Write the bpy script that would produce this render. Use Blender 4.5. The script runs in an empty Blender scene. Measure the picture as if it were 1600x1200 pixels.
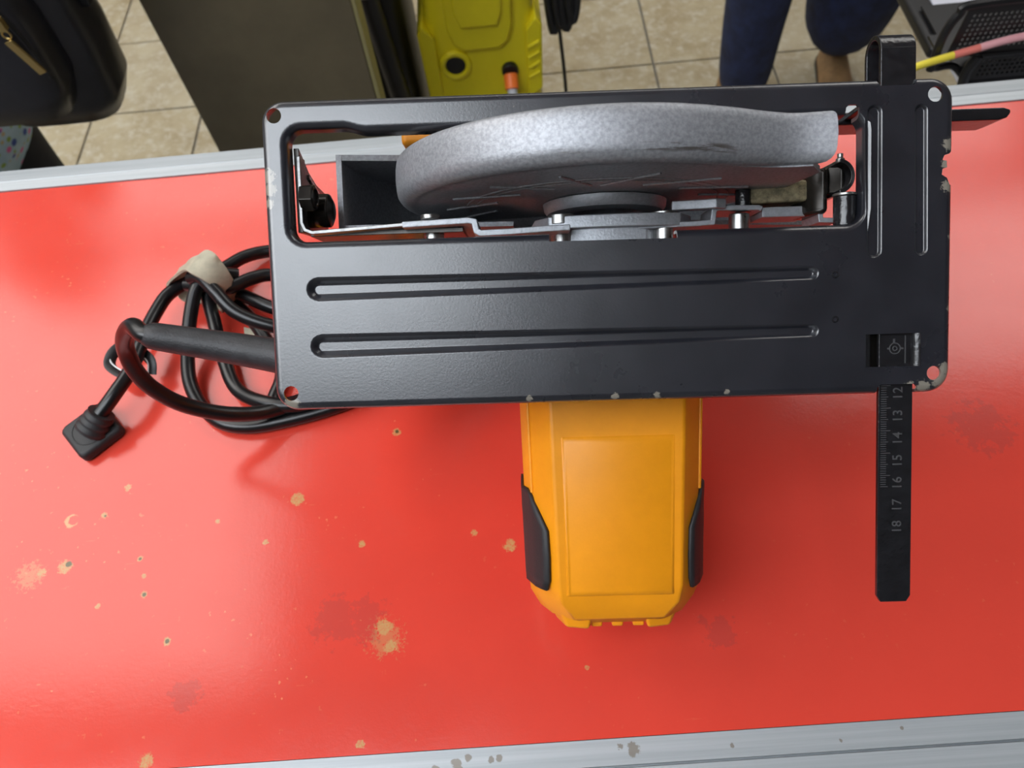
import bpy, bmesh, math, random
from mathutils import Vector, Matrix
random.seed(7)
sc = bpy.context.scene
col = sc.collection
R = math.radians
PI = math.pi

# ------------------------------------------------------------------ camera
CAM = Vector((0, 0, 1.41))
def cam_axes(th, ro, ya):
    fwd = Vector((0, math.sin(th), -math.cos(th))); up = Vector((0, math.cos(th), math.sin(th))); rt = Vector((1, 0, 0))
    c, s = math.cos(ro), math.sin(ro)
    r2 = c*rt + s*up; u2 = -s*rt + c*up
    Z = Matrix.Rotation(ya, 3, 'Z')
    return Z @ r2, Z @ u2, -(Z @ fwd)
_r, _u, _b = cam_axes(R(29.91), R(-7.39), R(3.18))
cd = bpy.data.cameras.new('camera'); cam = bpy.data.objects.new('camera', cd); col.objects.link(cam)
cam.matrix_world = Matrix(((_r.x, _u.x, _b.x, CAM.x), (_r.y, _u.y, _b.y, CAM.y), (_r.z, _u.z, _b.z, CAM.z), (0, 0, 0, 1)))
cd.sensor_width = 36; cd.lens = 1150/1600*36; cd.clip_start = .01
cd.dof.use_dof = True; cd.dof.focus_distance = .34; cd.dof.aperture_fstop = 15
sc.camera = cam
sc.view_settings.view_transform = 'Standard'; sc.view_settings.look = 'None'
sc.view_settings.gamma = 1; sc.view_settings.use_curve_mapping = False
sc.view_settings.exposure = -0.12
wd = bpy.data.worlds.new('world'); sc.world = wd; wd.use_nodes = True
wd.node_tree.nodes['Background'].inputs[0].default_value = (.8, .85, .9, 1)
wd.node_tree.nodes['Background'].inputs[1].default_value = .3
LAMP = 4.7          # strength of the ceiling panels over the aisle
LAMP_FRONT = 9.5   # strength of the big panel left of the sales side
LAMP_NEAR = 7.8     # strength of the panel right over the sales side

# ------------------------------------------------------------------ materials
MATS = {}
def mat(name, c, rough=.5, metal=0., var=.0, vscale=60., bump=0., bscale=300., spec=.5, coat=0., rvar=0., trans=0., emit=0.):
    if name in MATS: return MATS[name]
    m = bpy.data.materials.new(name); m.use_nodes = True
    nt = m.node_tree; b = nt.nodes['Principled BSDF']
    b.inputs['Base Color'].default_value = (*c, 1); b.inputs['Roughness'].default_value = rough; b.inputs['Metallic'].default_value = metal
    b.inputs['Specular IOR Level'].default_value = spec; b.inputs['Coat Weight'].default_value = coat
    b.inputs['Transmission Weight'].default_value = trans
    if emit:
        b.inputs['Emission Color'].default_value = (*c, 1); b.inputs['Emission Strength'].default_value = emit
    if var or bump or rvar:
        tc = nt.nodes.new('ShaderNodeTexCoord')
    if var or rvar:
        n = nt.nodes.new('ShaderNodeTexNoise'); n.inputs['Scale'].default_value = vscale; n.inputs['Detail'].default_value = 6; n.inputs['Roughness'].default_value = .65
        nt.links.new(tc.outputs['Object'], n.inputs['Vector'])
    if var:
        r = nt.nodes.new('ShaderNodeValToRGB')
        lo = [max(0, x*(1-var)) for x in c]; hi = [min(1, x*(1+var)) for x in c]
        r.color_ramp.elements[0].position = .3; r.color_ramp.elements[1].position = .7
        r.color_ramp.elements[0].color = (*lo, 1); r.color_ramp.elements[1].color = (*hi, 1)
        nt.links.new(n.outputs['Fac'], r.inputs[0]); nt.links.new(r.outputs[0], b.inputs['Base Color'])
    if rvar:
        mr = nt.nodes.new('ShaderNodeMapRange'); mr.inputs[1].default_value = .3; mr.inputs[2].default_value = .7
        mr.inputs[3].default_value = max(.02, rough-rvar); mr.inputs[4].default_value = rough+rvar
        nt.links.new(n.outputs['Fac'], mr.inputs[0]); nt.links.new(mr.outputs[0], b.inputs['Roughness'])
    if bump:
        n2 = nt.nodes.new('ShaderNodeTexNoise'); n2.inputs['Scale'].default_value = bscale; n2.inputs['Detail'].default_value = 4
        bp = nt.nodes.new('ShaderNodeBump'); bp.inputs['Strength'].default_value = bump; bp.inputs['Distance'].default_value = .001
        nt.links.new(tc.outputs['Object'], n2.inputs['Vector']); nt.links.new(n2.outputs['Fac'], bp.inputs['Height']); nt.links.new(bp.outputs[0], b.inputs['Normal'])
    MATS[name] = m
    return m

class NT:
    """small node helper"""
    def __init__(s, m): s.nt = m.node_tree
    def n(s, t, **k):
        x = s.nt.nodes.new(t)
        for a, v in k.items(): setattr(x, a, v)
        return x
    def l(s, a, b): s.nt.links.new(a, b)
    def math(s, op, a, b=None, c=None):
        x = s.n('ShaderNodeMath', operation=op)
        for i, v in enumerate((a, b, c)):
            if v is None: continue
            if hasattr(v, 'default_value'): s.l(v, x.inputs[i])
            else: x.inputs[i].default_value = v
        return x.outputs[0]
    def mix(s, f, a, b):
        x = s.n('ShaderNodeMix', data_type='RGBA')
        if hasattr(f, 'default_value'): s.l(f, x.inputs[0])
        else: x.inputs[0].default_value = f
        for i, v in ((6, a), (7, b)):
            if hasattr(v, 'default_value'): s.l(v, x.inputs[i])
            else: x.inputs[i].default_value = (*v, 1)
        return x.outputs[2]
    def noise(s, vec, scale, detail=4, rough=.6, dist=0.):
        x = s.n('ShaderNodeTexNoise'); x.inputs['Scale'].default_value = scale; x.inputs['Detail'].default_value = detail
        x.inputs['Roughness'].default_value = rough; x.inputs['Distortion'].default_value = dist
        s.l(vec, x.inputs['Vector']); return x.outputs['Fac']
    def ramp(s, v, a, b, lo=0., hi=1.):
        x = s.n('ShaderNodeMapRange', interpolation_type='SMOOTHSTEP'); s.l(v, x.inputs[0])
        for i, q in zip((1, 2, 3, 4), (a, b, lo, hi)): x.inputs[i].default_value = q
        return x.outputs[0]
    def spots(s, vec, lst, wob):
        """max of soft discs (x, y, radius) in object space, edges roughened by noise wob"""
        out = None
        sep = s.n('ShaderNodeSeparateXYZ'); s.l(vec, sep.inputs[0])
        for (x, y, r) in lst:
            dx = s.math('SUBTRACT', sep.outputs[0], x); dy = s.math('SUBTRACT', sep.outputs[1], y)
            d = s.math('SQRT', s.math('ADD', s.math('MULTIPLY', dx, dx), s.math('MULTIPLY', dy, dy)))
            d = s.math('ADD', s.math('DIVIDE', d, r), wob)
            v = s.ramp(d, .85, 1.1, 1, 0)
            out = v if out is None else s.math('MAXIMUM', out, v)
        return out

def red_counter_material():
    m = bpy.data.materials.new('red_laminate'); m.use_nodes = True; t = NT(m); b = m.node_tree.nodes['Principled BSDF']
    tc = t.n('ShaderNodeTexCoord'); v = tc.outputs['Object']
    big = t.noise(v, 9, 5); fine = t.noise(v, 420, 3, .7)
    base = t.mix(t.ramp(big, .3, .7), (.66, .056, .036), (.70, .062, .040))
    # fine scratches: stretched noises in two directions
    def scratch(rot, sc_, lo, hi):
        mp = t.n('ShaderNodeMapping'); mp.inputs['Rotation'].default_value = (0, 0, rot); mp.inputs['Scale'].default_value = sc_
        t.l(v, mp.inputs[0]); return t.ramp(t.noise(mp.outputs[0], 1, 3, .6), lo, hi)
    s1 = scratch(.5, (45, 900, 1), .70, .76); s2 = scratch(-.9, (60, 1100, 1), .71, .77); s3 = scratch(2.2, (50, 800, 1), .72, .78)
    worn = t.ramp(t.noise(v, 16, 4, .6), .47, .66)
    left = t.n('ShaderNodeSeparateXYZ'); t.l(v, left.inputs[0])
    gate = t.math('MULTIPLY', worn, t.ramp(left.outputs[0], -.1, .15, 1, .25))
    scr = t.math('MULTIPLY', t.math('MAXIMUM', s1, t.math('MAXIMUM', s2, s3)), gate)
    speck = t.math('MULTIPLY', t.ramp(t.noise(v, 260, 2, .5), .70, .74), gate)
    c = t.mix(t.math('MULTIPLY', t.math('MAXIMUM', scr, speck), .6), base, (.80, .30, .14))
    wob = t.math('MULTIPLY', t.math('SUBTRACT', t.noise(v, 420, 5, .75), .5), 2.6)
    mott = t.ramp(t.noise(v, 800, 4, .7), .35, .65)
    chips = t.spots(v, [(-.3198,.1553,0.0045),(-.3009,.1895,0.0022),(-.2694,.1571,0.0019),(-.2644,.1452,0.0016),(-.262,.1329,0.0022),(-.2413,.1023,0.0024),
        (-.1664,.1907,0.0043),(-.2884,.2092,0.0025),(-.1854,.162,0.0020),(-.099,.236,0.0030),(-.0229,.1474,0.0040),(-.0464,.1578,0.0022),(-.1041,.1014,0.0050),(-.0998,.0896,0.0036),
        (-.1206,.1557,0.0022),(-.2417,.0351,0.0040),(-.1159,.0368,0.0025),(.0187,.0695,0.0013),(-.2203,.179,0.0016),(-.2913,.1276,0.0018),(-.335,.153,0.0029)], wob)
    c = t.mix(t.math('MULTIPLY', chips, t.math('ADD', t.math('MULTIPLY', mott, .6), .4)), c, (.52, .34, .13))
    holes = t.spots(v, [(-.3002,.1893,.0009),(-.2693,.1570,.0010),(-.2619,.1329,.0013),(-.2412,.1024,.0014),(-.0989,.2363,.0014),(-.318,.157,.0022)], t.math('MULTIPLY', wob, .4))
    c = t.mix(holes, c, (.10, .08, .03))
    ringo = t.spots(v, [(-.3234,.1876,.0048)], t.math('MULTIPLY', wob, .3)); ringi = t.spots(v, [(-.3222,.1880,.0036)], t.math('MULTIPLY', wob, .3))
    c = t.mix(t.math('MULTIPLY', t.math('SUBTRACT', ringo, ringi), .8), c, (.62, .38, .16))
    rub = t.spots(v, [(-.3434,.151,.008),(-.1030,.095,.009)], t.math('MULTIPLY', wob, 2.2))
    c = t.mix(t.math('MULTIPLY', rub, .45), c, (.50, .28, .12))
    smudge = t.spots(v, [(-.135,.108,.014),(-.115,.106,.012),(.30,.205,.018),(-.224,.070,.008),(.10,.085,.01)], t.math('MULTIPLY', t.math('SUBTRACT', t.noise(v, 90, 6, .75), .5), 4.5))
    c = t.mix(t.math('MULTIPLY', smudge, .22), c, (.16, .06, .06))
    t.l(c, b.inputs['Base Color'])
    t.l(t.ramp(t.noise(v, 30, 4), .2, .85, .13, .18), b.inputs['Roughness'])
    b.inputs['Specular IOR Level'].default_value = .5
    bp = t.n('ShaderNodeBump'); bp.inputs['Strength'].default_value = .12; bp.inputs['Distance'].default_value = .0005
    t.l(fine, bp.inputs['Height']); t.l(bp.outputs[0], b.inputs['Normal'])
    return m

def trim_material():
    m = bpy.data.materials.new('worn_aluminium_trim'); m.use_nodes = True; t = NT(m); b = m.node_tree.nodes['Principled BSDF']
    tc = t.n('ShaderNodeTexCoord'); v = tc.outputs['Object']
    mp = t.n('ShaderNodeMapping'); mp.inputs['Scale'].default_value = (4, 260, 60); t.l(v, mp.inputs[0])
    c = t.mix(t.ramp(t.noise(mp.outputs[0], 1, 4), .3, .7), (.36, .39, .41), (.44, .47, .49))
    wob = t.math('MULTIPLY', t.math('SUBTRACT', t.noise(v, 210, 4, .7), .5), 2.6)
    marks = t.spots(v, [(.040,.0245,.0035),(.033,.0265,.002),(-.060,.0225,.0030),(-.053,.026,.0022),(-.040,.024,.0018),(-.036,.0245,.0018),(-.072,.021,.0022),(.095,.023,.0012),(.155,.022,.001),(.19,.026,.001)], wob)
    c = t.mix(t.math('MULTIPLY', marks, .8), c, (.20, .17, .13))
    t.l(c, b.inputs['Base Color'])
    b.inputs['Metallic'].default_value = .25; b.inputs['Roughness'].default_value = .42
    return m

def plate_material():
    m = bpy.data.materials.new('black_enamelled_steel'); m.use_nodes = True; t = NT(m); b = m.node_tree.nodes['Principled BSDF']
    tc = t.n('ShaderNodeTexCoord'); v = tc.outputs['Object']
    c = t.mix(t.ramp(t.noise(v, 40, 5), .3, .7), (.010, .011, .016), (.018, .019, .026))
    # bare metal where the paint is chipped: near the worn corners and along the rolled edge
    wob = t.math('MULTIPLY', t.math('SUBTRACT', t.noise(v, 700, 4, .75), .5), 3.2)
    chips = t.spots(v, [(.1405,-.0600,.0040),(.1425,-.0560,.0028),(.1335,-.0633,.0028),(.1275,-.0625,.0018),(-.138,-.0625,.0030),(-.1435,.034,.0032),(-.1425,.029,.0028),(-.1435,.023,.0022),
        (.1425,.038,.0022),(.1425,.030,.0026),(.1425,.021,.0024),(.002,-.0636,.0014),(-.035,-.0633,.0012),(.02,-.0635,.0014),(.05,-.0628,.001),(.144,.0,.001),(.144,-.03,.001)], wob)
    speck = t.ramp(t.noise(v, 330, 2, .5), .765, .79)
    mp = t.n('ShaderNodeMapping'); mp.inputs['Rotation'].default_value = (0, 0, .35); mp.inputs['Scale'].default_value = (60, 1500, 1); t.l(v, mp.inputs[0])
    scr = t.math('MULTIPLY', t.ramp(t.noise(mp.outputs[0], 1, 3, .6), .74, .79), .35)
    wear = t.math('MAXIMUM', t.math('MULTIPLY', chips, .8), t.math('MAXIMUM', t.math('MULTIPLY', speck, .35), scr))
    c = t.mix(wear, c, (.30, .27, .22))
    t.l(c, b.inputs['Base Color'])
    t.l(t.ramp(t.noise(v, 25, 5), .2, .8, .26, .31), b.inputs['Roughness'])
    b.inputs['Specular IOR Level'].default_value = 1.0; b.inputs['Coat Weight'].default_value = .45; b.inputs['Coat Roughness'].default_value = .30
    bp = t.n('ShaderNodeBump'); bp.inputs['Strength'].default_value = .10; bp.inputs['Distance'].default_value = .0004
    t.l(t.noise(v, 900, 2), bp.inputs['Height']); t.l(bp.outputs[0], b.inputs['Normal'])
    return m

def guard_material():
    m = bpy.data.materials.new('cast_aluminium_guard'); m.use_nodes = True; t = NT(m); b = m.node_tree.nodes['Principled BSDF']
    tc = t.n('ShaderNodeTexCoord'); v = tc.outputs['Object']
    c = t.mix(t.ramp(t.noise(v, 700, 3), .3, .7), (.30, .31, .33), (.42, .43, .46))
    # dirty rub mark with a shape of its own along the rim
    mp = t.n('ShaderNodeMapping'); mp.inputs['Scale'].default_value = (45, 500, 60); t.l(v, mp.inputs[0])
    sep = t.n('ShaderNodeSeparateXYZ'); t.l(v, sep.inputs[0])
    band = t.math('MULTIPLY', t.ramp(t.math('ABSOLUTE', t.math('SUBTRACT', sep.outputs[1], .0305)), .0008, .0022, 1, 0), t.ramp(t.math('ABSOLUTE', t.math('SUBTRACT', sep.outputs[0], .012)), .025, .04, 1, 0))
    dirt = t.math('MULTIPLY', band, t.ramp(t.noise(mp.outputs[0], 1, 4, .7), .48, .6))
    c = t.mix(t.math('MULTIPLY', dirt, .8), c, (.09, .07, .055))
    t.l(c, b.inputs['Base Color'])
    b.inputs['Metallic'].default_value = .55; b.inputs['Roughness'].default_value = .50
    bp = t.n('ShaderNodeBump'); bp.inputs['Strength'].default_value = .25; bp.inputs['Distance'].default_value = .0004
    t.l(t.noise(v, 1300, 2), bp.inputs['Height']); t.l(bp.outputs[0], b.inputs['Normal'])
    return m

def tile_material():
    m = bpy.data.materials.new('beige_stone_tile'); m.use_nodes = True; t = NT(m); b = m.node_tree.nodes['Principled BSDF']
    tc = t.n('ShaderNodeTexCoord'); oi = t.n('ShaderNodeObjectInfo')
    ad = t.n('ShaderNodeVectorMath', operation='ADD'); t.l(tc.outputs['Object'], ad.inputs[0]); t.l(oi.outputs['Location'], ad.inputs[1]); v = ad.outputs[0]
    c = t.mix(t.ramp(t.noise(v, 11, 6, .65), .3, .7), (.38, .30, .175), (.52, .45, .30))
    c = t.mix(t.ramp(t.noise(v, 38, 5, .7), .45, .7), c, (.60, .56, .45))
    c = t.mix(t.math('MULTIPLY', oi.outputs['Random'], .25), c, (.55, .52, .42))
    t.l(c, b.inputs['Base Color']); b.inputs['Roughness'].default_value = .38
    return m

def floral_material():
    m = bpy.data.materials.new('floral_cotton'); m.use_nodes = True; t = NT(m); b = m.node_tree.nodes['Principled BSDF']
    tc = t.n('ShaderNodeTexCoord'); v = tc.outputs['Object']
    c = t.mix(t.ramp(t.noise(v, 20, 4), .3, .7), (.36, .52, .60), (.52, .66, .72))
    for sc_, off, cc, r in ((38, 0, (.75, .16, .38), .17), (33, 3.1, (.06, .10, .35), .17), (47, 7.7, (.30, .42, .08), .18), (52, 12.3, (.55, .45, .25), .15)):
        mp = t.n('ShaderNodeMapping'); mp.inputs['Location'].default_value = (off, off, off); t.l(v, mp.inputs[0])
        vo = t.n('ShaderNodeTexVoronoi'); vo.inputs['Scale'].default_value = sc_; t.l(mp.outputs[0], vo.inputs['Vector'])
        c = t.mix(t.ramp(vo.outputs['Distance'], r, r+.09, 1, 0), c, cc)
    t.l(c, b.inputs['Base Color']); b.inputs['Roughness'].default_value = .85
    return m

RED = red_counter_material(); TRIM = trim_material(); PLATE = plate_material(); ALU = guard_material(); TILE = tile_material(); FLORAL = floral_material()
ORANGE = mat('orange_plastic', (.95, .34, .006), .42, var=.05, vscale=40, bump=.05, bscale=900)
RUBBER = mat('black_rubber', (.020, .020, .022), .55, bump=.15, bscale=1200)
CORD = mat('black_cord_rubber', (.006, .006, .007), .30, var=.3, vscale=90)
BOOT = mat('dusty_black_boot', (.022, .022, .025), .50, var=.45, vscale=120, bump=.25, bscale=900)
STEELB = mat('glossy_black_steel', (.012, .012, .014), .22, var=.4, vscale=300, spec=.7, bump=.25, bscale=500)
CHROME = mat('zinc_plated_steel', (.42, .42, .41), .32, 1.0, var=.15, vscale=200, rvar=.1)
CASTB = mat('bright_cast_aluminium', (.42, .44, .47), .48, .6, var=.15, vscale=500, bump=.2, bscale=900)
GREASY = mat('greasy_black_steel', (.030, .026, .022), .25, .6, var=.6, vscale=160, spec=.7)
DUSTY = mat('dusty_cast_lever', (.26, .22, .13), .6, .3, var=.7, vscale=260)
STRAP = mat('dark_zinc_strap', (.22, .22, .215), .35, 1.0, var=.4, vscale=250)
TAPE = mat('masking_tape', (.44, .40, .30), .65, var=.2, vscale=120)
STAMP = mat('worn_stamped_digits', (.10, .10, .105), .25, .3, spec=.8)
GREYM = mat('painted_wall', (.34, .33, .31), .7, var=.04, vscale=3)
CEIL = mat('grey_ceiling', (.38, .38, .38), .8)
PANEL = mat('lit_diffuser', (1, .98, .95), .5, emit=LAMP)
PANELF = mat('lit_diffuser_cool', (.90, .95, 1), .5, emit=LAMP_FRONT)
PANELN = mat('lit_diffuser_near', (.86, .93, 1), .5, emit=LAMP_NEAR)
WHITEM = mat('white_metal_frame', (.7, .7, .7), .4)
BROWN = mat('dark_brown_lacquer', (.12, .098, .058), .30, var=.25, vscale=5, spec=.5)
EDGE = mat('olive_edge_strip', (.26, .23, .10), .4)
YELLOW = mat('yellow_plastic', (.78, .66, .012), .40, var=.04, vscale=20)
BLACKP = mat('black_plastic', (.008, .008, .009), .45)
DGREY = mat('dark_grey_plastic', (.022, .022, .024), .40)
ORHOSE = mat('orange_connector', (.95, .20, .03), .4)
GREYP = mat('light_grey_plastic', (.50, .52, .55), .4)
DENIM = mat('navy_denim', (.012, .020, .065), .85, var=.5, vscale=26, bump=.4, bscale=260)
DENIM2 = mat('indigo_shirt_cotton', (.10, .11, .14), .85, var=.2, vscale=30)
SKIN = mat('skin', (.45, .27, .19), .5, var=.08, vscale=30)
HAIR = mat('dark_hair', (.015, .010, .008), .45, var=.4, vscale=90)
SHOE = mat('tan_leather_shoe', (.34, .20, .09), .5, var=.3, vscale=40)
BLACKC = mat('black_cotton', (.006, .006, .008), .8, var=.3, vscale=60)
LEATHER = mat('black_leather', (.010, .010, .014), .30, var=.3, vscale=30, bump=.35, bscale=70, spec=.6)
BRASS = mat('brass_zip_pull', (.55, .40, .16), .25, 1.0)
MESHB = mat('black_powder_coated_mesh', (.008, .008, .009), .40)
PINK = mat('pink_plastic', (.85, .42, .45), .4); CORAL = mat('coral_plastic', (.80, .22, .18), .4); YEL2 = mat('lemon_plastic', (.80, .66, .06), .4)
PACK = mat('white_plastic_wrap', (.70, .70, .74), .25, var=.15, vscale=60, bump=.6, bscale=60)
GREYST = mat('pale_grey_laminate', (.58, .59, .66), .5, var=.05, vscale=10)
GROUT = mat('grey_grout', (.20, .19, .165), .9, var=.2, vscale=60)
CLIPW = mat('white_clip_edge', (.75, .75, .75), .4)

# ------------------------------------------------------------------ mesh helpers
class G:
    def __init__(s): s.v = []; s.f = []
    def add(s, vs, fs):
        o = len(s.v); s.v += [tuple(p) for p in vs]; s.f += [tuple(i+o for i in q) for q in fs]; return s
    def box(s, c, d, M=None):
        vs = [Vector((sx*d[0]/2, sy*d[1]/2, sz*d[2]/2)) for sz in (-1, 1) for sy in (-1, 1) for sx in (-1, 1)]
        if M is not None: vs = [M @ p for p in vs]
        vs = [p+Vector(c) for p in vs]
        return s.add(vs, [(0, 2, 3, 1), (4, 5, 7, 6), (0, 1, 5, 4), (2, 6, 7, 3), (0, 4, 6, 2), (1, 3, 7, 5)])
    def span(s, a, b):
        return s.box([(p+q)/2 for p, q in zip(a, b)], [abs(q-p) for p, q in zip(a, b)])
    def prism(s, poly, ax, a, b):
        """polygon in the two other axes, extruded along axis ax from a to b"""
        n = len(poly)
        def pt(u, w, h): return {'x': (h, u, w), 'y': (u, h, w), 'z': (u, w, h)}[ax]
        vs = [pt(u, w, a) for u, w in poly]+[pt(u, w, b) for u, w in poly]
        fs = [(i, (i+1) % n, (i+1) % n+n, i+n) for i in range(n)]+[tuple(range(n-1, -1, -1)), tuple(range(n, 2*n))]
        return s.add(vs, fs)
    def loft(s, rings, cap=True, closed=True):
        n = len(rings[0]); vs = [p for r in rings for p in r]; fs = []
        for k in range(len(rings)-1):
            for i in range(n if closed else n-1):
                j = (i+1) % n; fs.append((k*n+i, k*n+j, (k+1)*n+j, (k+1)*n+i))
        if cap: fs += [tuple(range(n-1, -1, -1)), tuple(range((len(rings)-1)*n, len(rings)*n))]
        return s.add(vs, fs)
    def tube(s, pts, r, seg=12, cap=True, flat=1.):
        pts = [Vector(p) for p in pts]; n = len(pts); rs = r if isinstance(r, (list, tuple)) else [r]*n
        rings = []; t = (pts[1]-pts[0]).normalized()
        nrm = t.orthogonal().normalized()
        for i in range(n):
            t2 = (pts[min(i+1, n-1)]-pts[max(i-1, 0)]).normalized()
            q = t.rotation_difference(t2); nrm = (q @ nrm); t = t2
            nrm = (nrm-nrm.dot(t)*t).normalized(); bn = t.cross(nrm)
            rings.append([pts[i]+rs[i]*(math.cos(2*PI*k/seg)*nrm+flat*math.sin(2*PI*k/seg)*bn) for k in range(seg)])
        return s.loft(rings, cap)
    def cyl(s, a, b, r, seg=20, r2=None):
        return s.tube([a, b], [r, r if r2 is None else r2], seg)
    def ring(s, c, ax, r, t, seg=32, ts=8, a0=0., a1=2*PI):
        """torus (or arc of one)"""
        c = Vector(c); u, w = {'x': ((0, 1, 0), (0, 0, 1)), 'y': ((1, 0, 0), (0, 0, 1)), 'z': ((1, 0, 0), (0, 1, 0))}[ax]; u = Vector(u); w = Vector(w); h = u.cross(w)
        full = abs(a1-a0-2*PI) < 1e-6; rings = []
        for i in range(seg+1):
            a = a0+(a1-a0)*i/seg; d = math.cos(a)*u+math.sin(a)*w
            rings.append([c+d*(r+t*math.cos(2*PI*k/ts))+h*t*math.sin(2*PI*k/ts) for k in range(ts)])
        return s.loft(rings, cap=not full)
    def sell(s, c, d, e=.35, nu=28, nv=16):
        """superellipsoid"""
        def sp(x, p): return math.copysign(abs(x)**p, x)
        rings = []
        for j in range(nv+1):
            v = -PI/2+PI*j/nv; v = max(-PI/2+1e-3, min(PI/2-1e-3, v))
            rings.append([Vector((c[0]+d[0]*sp(math.cos(v), e)*sp(math.cos(2*PI*i/nu), e), c[1]+d[1]*sp(math.cos(v), e)*sp(math.sin(2*PI*i/nu), e), c[2]+d[2]*sp(math.sin(v), e))) for i in range(nu)])
        return s.loft(rings)
    def build(s, name, m, parent=None, sc_=1., ang=40, bev=0., seg=2, smooth=True, fix=True):
        me = bpy.data.meshes.new(name); me.from_pydata([(x*sc_, y*sc_, z*sc_) for x, y, z in s.v], [], s.f)
        if fix:
            bm = bmesh.new(); bm.from_mesh(me); bmesh.ops.recalc_face_normals(bm, faces=bm.faces); bm.to_mesh(me); bm.free()
        if smooth:
            me.polygons.foreach_set('use_smooth', [True]*len(me.polygons)); me.set_sharp_from_angle(angle=R(ang))
        me.materials.append(m)
        o = bpy.data.objects.new(name, me); col.objects.link(o)
        if parent: o.parent = parent
        if bev:
            b = o.modifiers.new('bevel', 'BEVEL'); b.width = bev*sc_; b.segments = seg; b.limit_method = 'ANGLE'; b.angle_limit = R(35); b.harden_normals = True
        return o

def tag(o, label, cat, group=None, kind=None):
    if label: o['label'] = label
    if cat: o['category'] = cat
    if group: o['group'] = group
    if kind: o['kind'] = kind
    return o
def thing(name, label, cat, loc=(0, 0, 0), group=None, parent=None):
    o = bpy.data.objects.new(name, None); col.objects.link(o); o.location = loc; o.empty_display_size = .05
    if parent: o.parent = parent
    return tag(o, label, cat, group) if label else o
def struct(o): o['kind'] = 'structure'; return o
def smoothpath(pts, k=8):
    """Catmull-Rom through the points"""
    P = [Vector(p) for p in pts]; P = [2*P[0]-P[1]]+P+[2*P[-1]-P[-2]]; out = []
    for i in range(1, len(P)-2):
        a, b, c, d = P[i-1:i+3]
        for j in range(k):
            t = j/k; out.append(.5*((2*b)+(c-a)*t+(2*a-5*b+4*c-d)*t*t+(3*b-a-3*c+d)*t**3))
    return out+[P[-2]]
def rrect(x0, y0, x1, y1, r, n=6):
    out = []
    for cx, cy, a in ((x1-r, y1-r, 0), (x0+r, y1-r, 90), (x0+r, y0+r, 180), (x1-r, y0+r, 270)):
        for i in range(n+1):
            t = R(a+90*i/n); out.append((cx+r*math.cos(t), cy+r*math.sin(t)))
    return out
def stadium(xa, ya, ra, xb, yb, rb, n=8):
    """capsule outline between two discs"""
    d = math.atan2(yb-ya, xb-xa); out = []
    for i in range(n+1):
        t = d-PI/2+PI*i/n; out.append((xb+rb*math.cos(t), yb+rb*math.sin(t)))
    for i in range(n+1):
        t = d+PI/2+PI*i/n; out.append((xa+ra*math.cos(t), ya+ra*math.sin(t)))
    return out

# ------------------------------------------------------------------ room
CT = .944                                   # counter top height
FY0, FY1, FX0, FX1 = -3.0, 4.2, -4.0, 4.0
fl = struct(G().span((FX0, FY0, -.05), (FX1, FY1, 0)).build('floor', GROUT, smooth=False))
T = .3285; tm = None
for i in range(-9, 6):
    for j in range(-3, 6):
        x0 = .421+i*T; y0 = 1.826+j*T
        if tm is None:
            o = G().box((0, 0, .003), (T-.0065, T-.0065, .006)).build('floor_tile', TILE, fl, bev=.0016, seg=2); tm = o.data
        else:
            o = bpy.data.objects.new('floor_tile', tm); col.objects.link(o); o.parent = fl
            b = o.modifiers.new('bevel', 'BEVEL'); b.width = .0016; b.segments = 2; b.limit_method = 'ANGLE'
        o.location = (x0+T/2, y0+T/2, 0)
struct(G().span((FX0, FY1, 0), (FX1, FY1+.1, 2.8)).build('wall_back', GREYM, smooth=False))
struct(G().span((FX0, FY0-.1, 0), (FX1, FY0, 2.8)).build('wall_front', GREYM, smooth=False))
struct(G().span((FX0-.1, FY0, 0), (FX0, FY1, 2.8)).build('wall_left', GREYM, smooth=False))
struct(G().span((FX1, FY0, 0), (FX1+.1, FY1, 2.8)).build('wall_right', GREYM, smooth=False))
struct(G().span((FX0, FY0, 2.8), (FX1, FY1, 2.9)).build('ceiling', CEIL, smooth=False))

def ceiling_panel(x0, y0, x1, y1, label, m=None):
    t = thing('ceiling_light', label, 'ceiling light', ((x0+x1)/2, (y0+y1)/2, 2.8), 'ceiling light panels')
    hx, hy = (x1-x0)/2, (y1-y0)/2
    g = G()
    for a, b in (((-hx, -hy), (hx, -hy+.02)), ((-hx, hy-.02), (hx, hy)), ((-hx, -hy+.02), (-hx+.02, hy-.02)), ((hx-.02, -hy+.02), (hx, hy-.02))):
        g.span((*a, -.035), (*b, 0))
    g.build('frame', WHITEM, t, smooth=False)
    G().span((-hx+.02, -hy+.02, -.028), (hx-.02, hy-.02, -.012)).build('diffuser', m or PANEL, t, smooth=False)
ceiling_panel(-2.5, -1.05, -1.05, .08, 'bright ceiling light panel over the left end of the counter', PANELF)
ceiling_panel(-1.0, -1.05, -.12, .08, 'ceiling light panel above the sales side of the counter', PANELN)
ceiling_panel(-2.9, .35, -.85, 2.03, 'ceiling light panel above the aisle on the left')
ceiling_panel(.9, 1.2, 2.2, 2.03, 'ceiling light panel above the aisle on the right')
ceiling_panel(-2.9, 2.23, 2.2, 2.75, 'long ceiling light panel at the back of the shop')

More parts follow.
